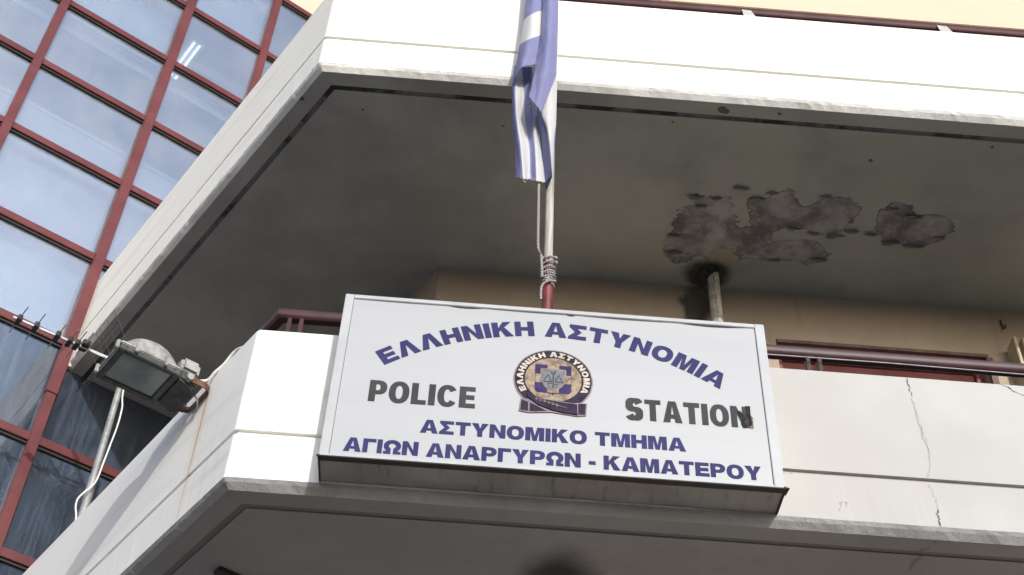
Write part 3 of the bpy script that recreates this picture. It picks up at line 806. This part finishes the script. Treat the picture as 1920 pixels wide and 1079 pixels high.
def shape(bm, loops, level):
    y = LY - .0012 * level
    fill(bm, loops, lambda a, b, q: Vector((a, (y - .0012) if q else (SY + .003), b)), .001)
bm = bmesh.new(); shape(bm, [circ(.211)], 1)
emb = obj("crest", bm, MAT['mauve'], sign, label="round police crest with navy ring and ribbon")
def esub(name, mat, level, *loops_list):
    bm = bmesh.new()
    for loops in loops_list: shape(bm, loops, level)
    return obj(name, bm, MAT[mat], emb)
esub("ring", 'navy', 2, [circ(.204)]); esub("disc", 'gold', 3, [circ(.151)])
sq = lambda a, b, c, d: [(a, c), (b, c), (b, d), (a, d)]
q0, q1, w0, w1 = .340, .534, 6.179, 6.375; qc, wc = (q0 + q1) / 2, (w0 + w1) / 2
esub("quarter", 'navy2', 4, [[(q0, w0 + .018), (q0 + .012, w0 + .003), (qc - .03, w0), (qc - .006, w0 - .004), (qc, w0 - .016), (qc + .006, w0 - .004), (qc + .03, w0), (q1 - .012, w0 + .003), (q1, w0 + .018), (q1, w1), (q0, w1)]])
esub("cross", 'gold', 5, [sq(qc - .031, qc + .031, w0 + .002, w1 - .002)], [sq(q0 + .003, qc - .0315, wc - .029, wc + .029)], [sq(qc + .0315, q1 - .003, wc - .029, wc + .029)])
shp = lambda k: [(qc - .065 * k, wc + .062 * k), (qc, wc + .070 * k), (qc + .065 * k, wc + .062 * k), (qc + .065 * k, wc - .015 * k), (qc + .045 * k, wc - .050 * k), (qc, wc - .084 * k), (qc - .045 * k, wc - .050 * k), (qc - .065 * k, wc - .015 * k)]
esub("shield_edge", 'gold', 6, [shp(1.06)]); esub("shield", 'shield', 7, [shp(.98)])
lw_ = .0028
def stroke(a, b, k=lw_):
    dx, dy = b[0] - a[0], b[1] - a[1]; l = math.hypot(dx, dy); nx, ny = -dy / l * k, dx / l * k
    return [[(a[0] + nx, a[1] + ny), (b[0] + nx, b[1] + ny), (b[0] - nx, b[1] - ny), (a[0] - nx, a[1] - ny)]]
S_ = lambda x, z: (qc + x, wc + z)
strokes = [stroke(S_(-.028, .028), S_(-.05, -.02)), stroke(S_(-.0265, .028), S_(-.010, -.02)), stroke(S_(-.052, -.023), S_(-.006, -.023), .004), stroke(S_(.028, .026), S_(.010, -.02)), stroke(S_(.0295, .026), S_(.05, -.02)),
           stroke(S_(.008, -.023), S_(.052, -.023), .004), stroke(S_(0, .032), S_(0, -.062), .004), stroke(S_(-.03, -.036), S_(-.005, -.036)), stroke(S_(.005, -.040), S_(.03, -.036)),
           stroke(S_(.004, .03), S_(.012, .056), .006), stroke(S_(-.004, .03), S_(-.010, .050), .005)]
esub("scales_and_torch", 'shline', 8, *strokes)
# ribbon
rb = [[(.268, 6.128), (.262, 6.048), (.318, 6.040), (.430, 6.052), (.566, 6.036), (.612, 6.044), (.618, 6.128), (.566, 6.126), (.44, 6.10), (.32, 6.135)]]
esub("ribbon_edge", 'mauve', 3, rb)
esub("ribbon_tail", 'navy', 4, [[(.570, 6.120), (.571, 6.050), (.606, 6.049), (.611, 6.122)]])
esub("ribbon_tail", 'navy', 4, [[(.274, 6.123), (.270, 6.054), (.311, 6.049), (.309, 6.108)]], [[(.316, 6.106), (.318, 6.046), (.405, 6.058), (.36, 6.085)]])
esub("ribbon_band", 'navy', 9, [[(.300, 6.168), (.335, 6.152), (.40, 6.128), (.48, 6.115), (.564, 6.108), (.564, 6.044), (.50, 6.050), (.43, 6.064), (.36, 6.094), (.305, 6.140)]])
esub("ribbon_piping", 'mauve', 10, *[stroke(a, b, .0022) for a, b in (((.40, 6.131), (.48, 6.1185)), ((.48, 6.1185), (.567, 6.111)), ((.567, 6.111), (.567, 6.044)))])
lv = []
for i in range(6):
    x = .358 + .022 * i; z = 6.128 - .0072 * i
    for s in (1, -1):
        a = math.radians(150 * s - 12) if s > 0 else math.radians(-150 - 12 + 0)
        dx, dz = math.cos(a) * .017, math.sin(a) * .017
        lv.append([[(x, z), (x + dx * .4 - dz * .22, z + dz * .4 + dx * .22), (x + dx, z + dz), (x + dx * .6 + dz * .22, z + dz * .6 - dx * .22)]])
lv.append(stroke((.352, 6.132), (.51, 6.080), .0016))
esub("laurel", 'mauve', 11, *lv)
bm = bmesh.new(); text_arc(bm, "ΕΛΛΗΝΙΚΗ ΑΣΤΥΝΟΜΙΑ", ECX, ECZ, .1605, -121, 118, .034, LY - .0036, .0016)
obj("lettering", bm, MAT['cream'], emb)

# ------------------------------------------------------------------ flagpole, rope, flag
pole = thing("flagpole", "pole with maroon foot and bare wooden top standing behind the sign", "flagpole", (.415, 5.64, 6.675))
PB, PT = Vector((.4155, 5.64, 6.675)), Vector((.402, 5.455, 10.9))
pp = lambda z: PB + (PT - PB) * ((z - PB.z) / (PT.z - PB.z))
MAT['polered'] = simple("maroon_pole_paint", (.17, .035, .035), .35, var=.2, sc_=10)
m = Mat("weathered_wood", (.40, .36, .31), .8); m.color(m.mix(m.step(m.noise(1, 5, vec=m.scale(m.pos, (60, 60, 3))), .3, .7), (.30, .27, .23), (.50, .46, .41))); MAT['wood'] = m.m
bm = bmesh.new(); tube(bm, [pp(6.675), pp(7.38)], .033, 20); obj("pole_base", bm, MAT['polered'], pole, smooth=True)
bm = bmesh.new(); tube(bm, [pp(7.3805), pp(10.9)], [.0265, .023], 18); obj("pole_top", bm, MAT['wood'], pole, smooth=True)
m = Mat("rope_fibre", (.50, .47, .43), .9)
rp = m.n("ShaderNodeTexWave"); rp.wave_type = 'BANDS'; rp.bands_direction = 'DIAGONAL'; rp.inputs["Scale"].default_value = 38.0; m.put(rp.inputs["Vector"], m.pos)
m.color(m.mix(m.step(rp.outputs["Fac"], .3, .6), (.15, .14, .13), (.42, .395, .36))); m.bump(rp.outputs["Fac"], .6, .004); MAT['rope'] = m.m
bm = bmesh.new()
dn = [(.337, 5.52, 7.985), (.335, 5.49, 7.90), (.338, 5.49, 7.65), (.344, 5.52, 7.42), (.364, 5.55, 7.385), (.372, 5.56, 7.30), (.376, 5.57, 7.22)]
tube(bm, smooth_path(dn, 8), .0085, 8)
hl = []; rnd = random.Random(11)
for i in range(0, 8 * 18 + 1):
    a = i / 18 * 2 * math.pi; z = 7.43 - .030 * i / 18 + .012 * math.sin(a * .5 + i * .11) + rnd.uniform(-.002, .002)
    c = pp(z); hl.append(c + Vector((math.cos(a), math.sin(a), .28 * math.sin(a * 1.0 + 1.2 * math.sin(i / 31)))) * (.034 + .004 * math.sin(i * .37)) * Vector((1, 1, .5)).length / 1.5)
tube(bm, hl, .0075, 8)
hl2 = []
for i in range(0, 5 * 18 + 1):
    a = -i / 18 * 2 * math.pi + .8; z = 7.23 + .038 * i / 18
    c = pp(z); hl2.append(c + Vector((math.cos(a), math.sin(a), .5 * math.cos(a))) * .042)
tube(bm, hl2, .0072, 8)
for k, (x, z) in enumerate(((.042, 7.40), (-.042, 7.395), (.044, 7.36))):
    t = bmesh.new(); bmesh.ops.create_icosphere(t, subdivisions=2, radius=.013); t.transform(Matrix.Translation(pp(z) + Vector((x, -.03, 0)))); merge(bm, t)
tail = [pp(7.21) + Vector((.045, -.03, .0)), pp(7.195) + Vector((.0, -.05, -.005)), pp(7.16) + Vector((-.035, -.045, 0)), pp(7.10) + Vector((-.042, -.04, 0)), pp(7.05) + Vector((-.040, -.04, 0))]
tube(bm, smooth_path(tail, 6), .0075, 8)
tag(obj("rope", bm, MAT['rope'], smooth=True), "pale rope hanging under the flag and wound round the pole", "rope")

FLAG = {
'A1': [
 [(0.206,5.440,10.347,0),(0.259,5.400,10.291,0),(0.314,5.410,10.315,0)],
 [(0.198,5.440,9.912,0.6),(0.246,5.390,9.862,0.55),(0.315,5.410,9.922,0.5)],
 [(0.188,5.440,9.656,1),(0.240,5.380,9.648,1),(0.316,5.410,9.748,1)],
 [(0.168,5.450,9.372,2),(0.227,5.370,9.326,2),(0.314,5.410,9.434,2)],
 [(0.137,5.470,8.985,2.7),(0.186,5.370,8.995,2.7),(0.282,5.400,9.090,2.7)],
],
'A2': [
 [(0.142,5.540,9.233,2.4),(0.163,5.560,9.263,3),(0.193,5.540,9.240,4),(0.260,5.520,9.222,5),(0.286,5.540,9.252,6),(0.328,5.570,9.299,6.6)],
 [(0.135,5.530,8.965,2.4),(0.157,5.490,8.915,3),(0.214,5.550,9.002,4),(0.266,5.520,8.969,5),(0.304,5.550,9.014,6),(0.333,5.570,9.044,6.6)],
 [(0.148,5.530,8.644,2.4),(0.175,5.480,8.584,3),(0.232,5.540,8.667,4),(0.280,5.510,8.635,5),(0.326,5.540,8.679,6),(0.357,5.580,8.734,6.6)],
 [(0.175,5.530,8.340,2.4),(0.210,5.470,8.271,3),(0.267,5.540,8.364,4),(0.304,5.500,8.320,5),(0.343,5.530,8.361,6),(0.400,5.570,8.416,6.6)],
 [(0.190,5.530,8.056,2.4),(0.235,5.470,7.986,3),(0.281,5.530,8.044,4),(0.318,5.490,7.990,5),(0.379,5.520,8.026,6),(0.420,5.570,8.123,6.6)],
],
'B': [
 [(0.310,5.380,10.267,0.5),(0.364,5.340,10.211,0.5),(0.425,5.390,10.300,0.5)],
 [(0.314,5.380,9.838,0.5),(0.366,5.330,9.769,0.5),(0.428,5.390,9.869,0.5)],
 [(0.308,5.380,9.362,0.5),(0.360,5.320,9.283,0.5),(0.427,5.390,9.393,0.5)],
 [(0.284,5.370,9.052,0.5),(0.344,5.310,8.960,0.5),(0.421,5.380,9.050,0.5)],
 [(0.264,5.360,8.853,0.5),(0.334,5.320,8.815,0.5),(0.412,5.370,8.902,0.5)],
 [(0.245,5.350,8.660,0.5),(0.287,5.330,8.562,0.5),(0.325,5.350,8.511,0.5)],
],
'C': [
 [(0.303,5.440,9.377,4.4),(0.333,5.420,9.352,5),(0.383,5.400,9.330,5.5),(0.435,5.440,9.402,5.9)],
 [(0.316,5.490,8.969,4.4),(0.328,5.420,8.877,5),(0.379,5.390,8.843,5.5),(0.432,5.440,8.917,5.9)],
 [(0.310,5.510,8.690,4.3),(0.333,5.410,8.580,5),(0.378,5.390,8.557,5.5),(0.431,5.440,8.565,5.95)],
 [(0.335,5.540,8.512,4.3),(0.372,5.410,8.390,5),(0.393,5.400,8.358,5.6),(0.427,5.440,8.351,6.1)],
 [(0.371,5.530,8.023,4.3),(0.411,5.430,7.975,4.97),(0.410,5.420,7.976,5.5),(0.417,5.440,8.014,6.1)],
],
'D': [
 [(0.300,5.560,8.72,0.5),(0.322,5.440,8.60,0.5)],
 [(0.312,5.580,8.56,0.5),(0.331,5.425,8.56,0.5)],
 [(0.338,5.590,8.45,0.5),(0.366,5.425,8.38,0.5)],
 [(0.362,5.590,8.20,0.5),(0.392,5.430,8.18,0.5)],
 [(0.388,5.580,8.00,0.5),(0.414,5.440,7.98,0.5)]],
}
def crv(p, n):
    out = []
    for i in range(len(p) - 1):
        a, b, c, d = p[max(i - 1, 0)], p[i], p[i + 1], p[min(i + 2, len(p) - 1)]
        for k in range(n):
            t = k / n
            out.append([.5 * (2 * b[j] + (c[j] - a[j]) * t + (2 * a[j] - 5 * b[j] + 4 * c[j] - d[j]) * t * t + (3 * b[j] - a[j] - 3 * c[j] + d[j]) * t ** 3) for j in range(4)])
    out.append(list(p[-1])); return out
bm = bmesh.new(); lay_t = bm.verts.layers.float.new("stripe")
for key, rows in FLAG.items():
    fine = [crv(r, 9) for r in rows]
    cols = [crv([fine[i][j] for i in range(len(fine))], 12) for j in range(len(fine[0]))]
    grid = []
    for cidx, col in enumerate(cols):
        g = []
        for ridx, (x, y, z, t) in enumerate(col):
            q = Vector((x * 9, y * 9, z * 2.2)); y += .013 * mnoise.noise(q) + .007 * mnoise.noise(q * 3) + .003 * mnoise.noise(Vector((x * 50, z * 9, 5)))
            z2 = z + (.006 * mnoise.noise(Vector((x * 60, 0, 3))) if ridx == len(col) - 1 else 0)
            v = bm.verts.new((x, y, z2)); v[lay_t] = t; g.append(v)
        grid.append(g)
    for a, b in zip(grid, grid[1:]):
        for k in range(len(a) - 1): bm.faces.new((a[k], b[k], b[k + 1], a[k + 1]))
m = Mat("flag_cloth", (.3, .3, .6), .8, spec=.2)
at = m.n("ShaderNodeAttribute"); at.attribute_name = "stripe"
par = m.math('MODULO', m.math('FLOOR', at.outputs["Fac"]), 2.0)
weave = m.noise(300, 2)
c = m.mix(par, (.215, .222, .385), (.58, .575, .56)); c = m.mix(m.step(m.noise(6, 4), .45, .8, 0, .25), c, (.36, .35, .42)); m.color(c)
m.bump(m.math('ADD', weave, m.math('MULTIPLY', m.noise(35, 3), 2.0)), .25, .004)
tl = m.n("ShaderNodeBsdfTranslucent"); m.t.links.new(c, tl.inputs[0])
ms = m.n("ShaderNodeMixShader"); ms.inputs[0].default_value = .12
m.t.links.new(m.b.outputs[0], ms.inputs[1]); m.t.links.new(tl.outputs[0], ms.inputs[2]); m.t.links.new(ms.outputs[0], m.t.nodes["Material Output"].inputs["Surface"])
flag = tag(obj("flag", bm, m.m, smooth=True), "faded blue and white striped flag hanging limp round the pole", "flag")
bm = bmesh.new()
for x, z, dx in ((.232, 7.905, .012), (.275, 7.94, .02), (.262, 8.70, -.02), (.275, 8.66, -.015)):
    tube(bm, smooth_path([(x, 5.40, z), (x + dx * .3, 5.40, z - .03), (x + dx, 5.40, z - .045), (x + dx * 1.6, 5.40, z - .035)], 5), .0016, 5)
fr = obj("loose_thread", bm, MAT['cream'], flag)

# ------------------------------------------------------------------ floodlight over the angled side
fl = thing("floodlight", "weathered grey floodlight facing down on a rusty bracket beside the balcony corner", "floodlight", tuple(LP(.62, 0, 6.54)))
MAT['cast'] = simple("weathered_aluminium", (.33, .32, .30), .65, .25, .22, 16, .3)
MAT['castdark'] = simple("dark_lamp_frame", (.06, .062, .06), .6, .1, .25, 18)
MAT['rust'] = simple("rusty_steel", (.13, .062, .040), .85, 0, .4, 22, .4)
m = Mat("lamp_glass", (.22, .25, .235), .12); m.color(m.mix(m.step(m.noise(5, 4), .3, .7), (.17, .195, .185), (.27, .30, .28))); MAT['lampglass'] = m.m
ZL = 6.53; s0, s1, o0, o1 = .478, .805, .205, .575
bm = bmesh.new()                                    # frame ring
fw = .038
lbox(bm, s0, s1, o1 - fw, o1, ZL, ZL + .035, bev=.005); lbox(bm, s0, s1, o0, o0 + fw, ZL, ZL + .035, bev=.005)
lbox(bm, s0, s0 + fw, o0 + fw, o1 - fw, ZL + .0005, ZL + .0345, bev=.004); lbox(bm, s1 - fw, s1, o0 + fw, o1 - fw, ZL + .0005, ZL + .0345, bev=.004)
obj("frame", bm, MAT['castdark'], fl)
bm = bmesh.new(); lbox(bm, s0 + fw, s1 - fw, o0 + fw, o1 - fw, ZL + .010, ZL + .016); obj("glass", bm, MAT['lampglass'], fl)
bm = bmesh.new(); lbox(bm, s0 + fw, s1 - fw, .345, .40, ZL + .0185, ZL + .028); obj("reflector_strip", bm, MAT['galv'], fl)
bm = bmesh.new()                                    # flange and domed back
lbox(bm, s0 - .004, s1 + .004, o0 - .004, o1 + .004, ZL + .036, ZL + .058, bev=.006)
NS, NO = 20, 26
g = []
for i in range(NS + 1):
    row = []
    for j in range(NO + 1):
        a = -1 + 2 * i / NS; b = -1 + 2 * j / NO
        s = .6415 + a * .150; o = .385 + b * .165
        hh = (max(0, 1 - abs(a) ** 3.0) ** .55) * (max(0, 1 - abs(b) ** 2.4) ** .62)
        hh *= .172 * (1 + .10 * (-b))
        row.append(bm.verts.new(LP(s, o, ZL + .056 + hh)))
    g.append(row)
for i in range(NS):
    for j in range(NO): bm.faces.new((g[i][j], g[i + 1][j], g[i + 1][j + 1], g[i][j + 1]))
obj("dome", bm, MAT['cast'], fl, smooth=True)
bm = bmesh.new()                                    # gear housing towards the wall
t = bmesh.new()
ring = [(s0 + .015, o0 - .002), (s1 - .015, o0 - .002), (s1 - .025, .115), (s1 - .05, .075), (s0 + .05, .075), (s0 + .022, .11)]
lo = [t.verts.new(LP(s, o, ZL - .035 + .04 * (o > .15))) for s, o in ring]; hi = [t.verts.new(LP(s, o, ZL + .075)) for s, o in ring]
t.faces.new(lo); t.faces.new(hi)
for i in range(6): t.faces.new((lo[i], lo[(i + 1) % 6], hi[(i + 1) % 6], hi[i]))
bmesh.ops.recalc_face_normals(t, faces=t.faces[:]); bmesh.ops.bevel(t, geom=t.edges[:], offset=.012, segments=3, affect='EDGES'); merge(bm, t)
obj("gear_housing", bm, MAT['castdark'], fl, smooth=True)
bm = bmesh.new(); lbox(bm, .50, .68, .085, .205, ZL + .076, ZL + .175, bev=.02); obj("junction_box", bm, MAT['cast'], fl, smooth=True)
bm = bmesh.new()                                    # yoke
yz = 6.545
arm = [(.150, .478), (.045, .478), (.012, .50), (.012, .735), (.045, .757), (.150, .757)]
pts = [(s, o) for o, s in arm]
bw = .020; th = .006
for (a, b) in zip(pts, pts[1:]):
    A, B = LP(a[0], a[1], yz), LP(b[0], b[1], yz); d = (B - A); l = d.length; d.normalize()
    frame_box(bm, (A + B) / 2, d, d.cross(Vector((0, 0, 1))), Vector((0, 0, 1)), l + .006, th, bw * 2)
obj("yoke", bm, MAT['rust'], fl)
for s in (.470, .765):
    bm = bmesh.new(); tube(bm, [LP(s - .012, .150, yz), LP(s + .022, .150, yz)], .021, 16); obj("bolt", bm, MAT['galv'], fl, smooth=True)
for s, o in ((s0 + .03, o1 + .012), (s1 - .03, o1 + .012), (s0 - .012, o1 - .09), (s0 - .012, o0 + .10)):
    bm = bmesh.new(); lbox(bm, s - .012, s + .012, o - .010, o + .010, ZL + .01, ZL + .07, bev=.004); obj("clip", bm, MAT['cast'], fl)
bm = bmesh.new(); tube(bm, [LP(.60, .50, ZL + .05), LP(.60, .50, ZL + .16)], .02, 12); obj("lug", bm, MAT['cast'], fl, smooth=True)
# cables at the lamp
MAT['whitecable'] = simple("white_cable", (.72, .70, .65), .5, var=.08)
bm = bmesh.new()
tube(bm, smooth_path([LP(.55, .10, 6.60), LP(.52, .03, 6.62), LP(.47, .012, 6.66), LP(.42, -.01, 6.70), LP(.33, -.03, 6.76), LP(.20, -.06, 6.72), LP(.08, -.10, 6.70)], 8), .009, 8)
tag(obj("cable", bm, MAT['whitecable'], smooth=True), "white cable arching over the parapet edge behind the floodlight", "cable")
bm = bmesh.new()
lp_ = [LP(.62 + .06 * math.cos(a / 16 * 2 * math.pi), .05 + .03 * math.sin(a / 16 * 2 * math.pi), 6.50 + .045 * math.sin(a / 16 * 2 * math.pi)) for a in range(14)]
tube(bm, smooth_path(lp_, 3), .005, 7)
obj("wire_loop", bm, MAT['galv'], fl, smooth=True)

# ------------------------------------------------------------------ television antenna on a mast
ant = thing("tv_antenna", "television antenna with white boom and black clips on a grey mast", "antenna", tuple(CPt(.2, 3.0, 5.86)))
bm = bmesh.new(); tube(bm, [CPt(.225, 3.0, 5.86), CPt(.20, 3.0, 7.45)], .032, 16); tube(bm, [CPt(.20, 3.0, 7.4505), CPt(.183, 3.0, 8.62)], .026, 16)
obj("mast", bm, MAT['galv'], ant, smooth=True)
bm = bmesh.new()
A, B = CPt(-.752, 3.0, 8.490), CPt(.17, 3.0, 8.53); d = (B - A).normalized(); up_ = LV.cross(d)
frame_box(bm, (A + B) / 2, d, LV, up_, (B - A).length, .018, .018, bev=.002)
obj("boom", bm, MAT['steelwhite'], ant)
MAT['blackplastic'] = simple("black_plastic", (.025, .025, .026), .5)
for u, hl_ in ((-.707, .185), (-.572, .185), (-.398, .185), (-.297, .17), (-.238, .19)):
    c = A + d * ((u + .752) / .922 * (B - A).length)
    bm = bmesh.new(); tube(bm, [c - LV * hl_, c + LV * hl_], .0042, 8); el = obj("element", bm, MAT['galv'], ant)
    bm = bmesh.new(); frame_box(bm, c + up_ * .004, d, LV, up_,   .036, .095, .048, bev=.004); obj("clip", bm, MAT['blackplastic'], el)
c = A + d * ((-.175 + .752) / .922 * (B - A).length)
bm = bmesh.new(); frame_box(bm, c - up_ * .02, d, LV, up_, .06, .11, .05, bev=.006); obj("dipole_box", bm, MAT['blackplastic'], ant)
for s in (1, -1):
    bm = bmesh.new()
    e = [c - up_ * .02 + LV * s * .05, c - up_ * .02 + LV * s * .16, c - up_ * .035 + LV * s * .175, c - up_ * .05 + LV * s * .16, c - up_ * .05 + LV * s * .05]
    tube(bm, smooth_path(e, 4), .005, 7)
    obj("dipole", bm, MAT['steelwhite'], ant)
MAT['mesh'] = simple("thin_reflector_wire", (.05, .048, .045), .6, .3)
for sgn in (1, -1):
    bm = bmesh.new()
    hinge = B - d * .10; far = up_ * sgn * .27 - d * .16
    for k in range(7):
        p = hinge + far * (k / 6); tube(bm, [p - LV * .24, p + LV * .24], .0022, 5)
    for q in (-.24, -.10, .02, .10, .24):
        tube(bm, [hinge + LV * q, hinge + far + LV * q], .0026, 5)
    obj("reflector_grid", bm, MAT['mesh'], ant)
bm = bmesh.new()
cp_ = [(-.14, 8.49), (-.06, 8.485), (.05, 8.50), (.12, 8.505)]
tube(bm, smooth_path([CPt(u, 2.97, z) for u, z in cp_], 5), .006, 7)
obj("lead", bm, MAT['whitecable'], ant)
bm = bmesh.new()
cp_ = [(.204, 8.194), (.229, 8.083), (.236, 7.905), (.228, 7.743), (.218, 7.564), (.204, 7.37), (.153, 7.262), (.119, 7.183), (.121, 7.112), (.149, 7.019), (.16, 6.8), (.2, 6.2)]
tube(bm, smooth_path([CPt(.18, 2.95, 8.5)] + [CPt(u, 2.93, z) for u, z in cp_], 6), .0065, 8)
tag(obj("cable", bm, MAT['whitecable'], smooth=True), "thin white cable hanging loosely down beside the antenna mast", "cable")

# ------------------------------------------------------------------ bracket under the lower balcony
br_ = thing("hanging_bracket", "small black T shaped bracket hanging under the lower balcony", "bracket", (-1.235, 6.42, 5.606))
ax = Vector((.82, .57, 0)).normalized(); ay = Vector((-ax.y, ax.x, 0))
bm = bmesh.new(); frame_box(bm, Vector((-1.225, 6.425, 5.594)), ax, ay, Vector((0, 0, 1)), .17, .07, .022, bev=.003); obj("plate", bm, MAT['bracket'], br_)
bm = bmesh.new(); frame_box(bm, Vector((-1.235, 6.43, 5.46)), ax, ay, Vector((0, 0, 1)), .035, .03, .245, bev=.003); obj("stem", bm, MAT['bracket'], br_)
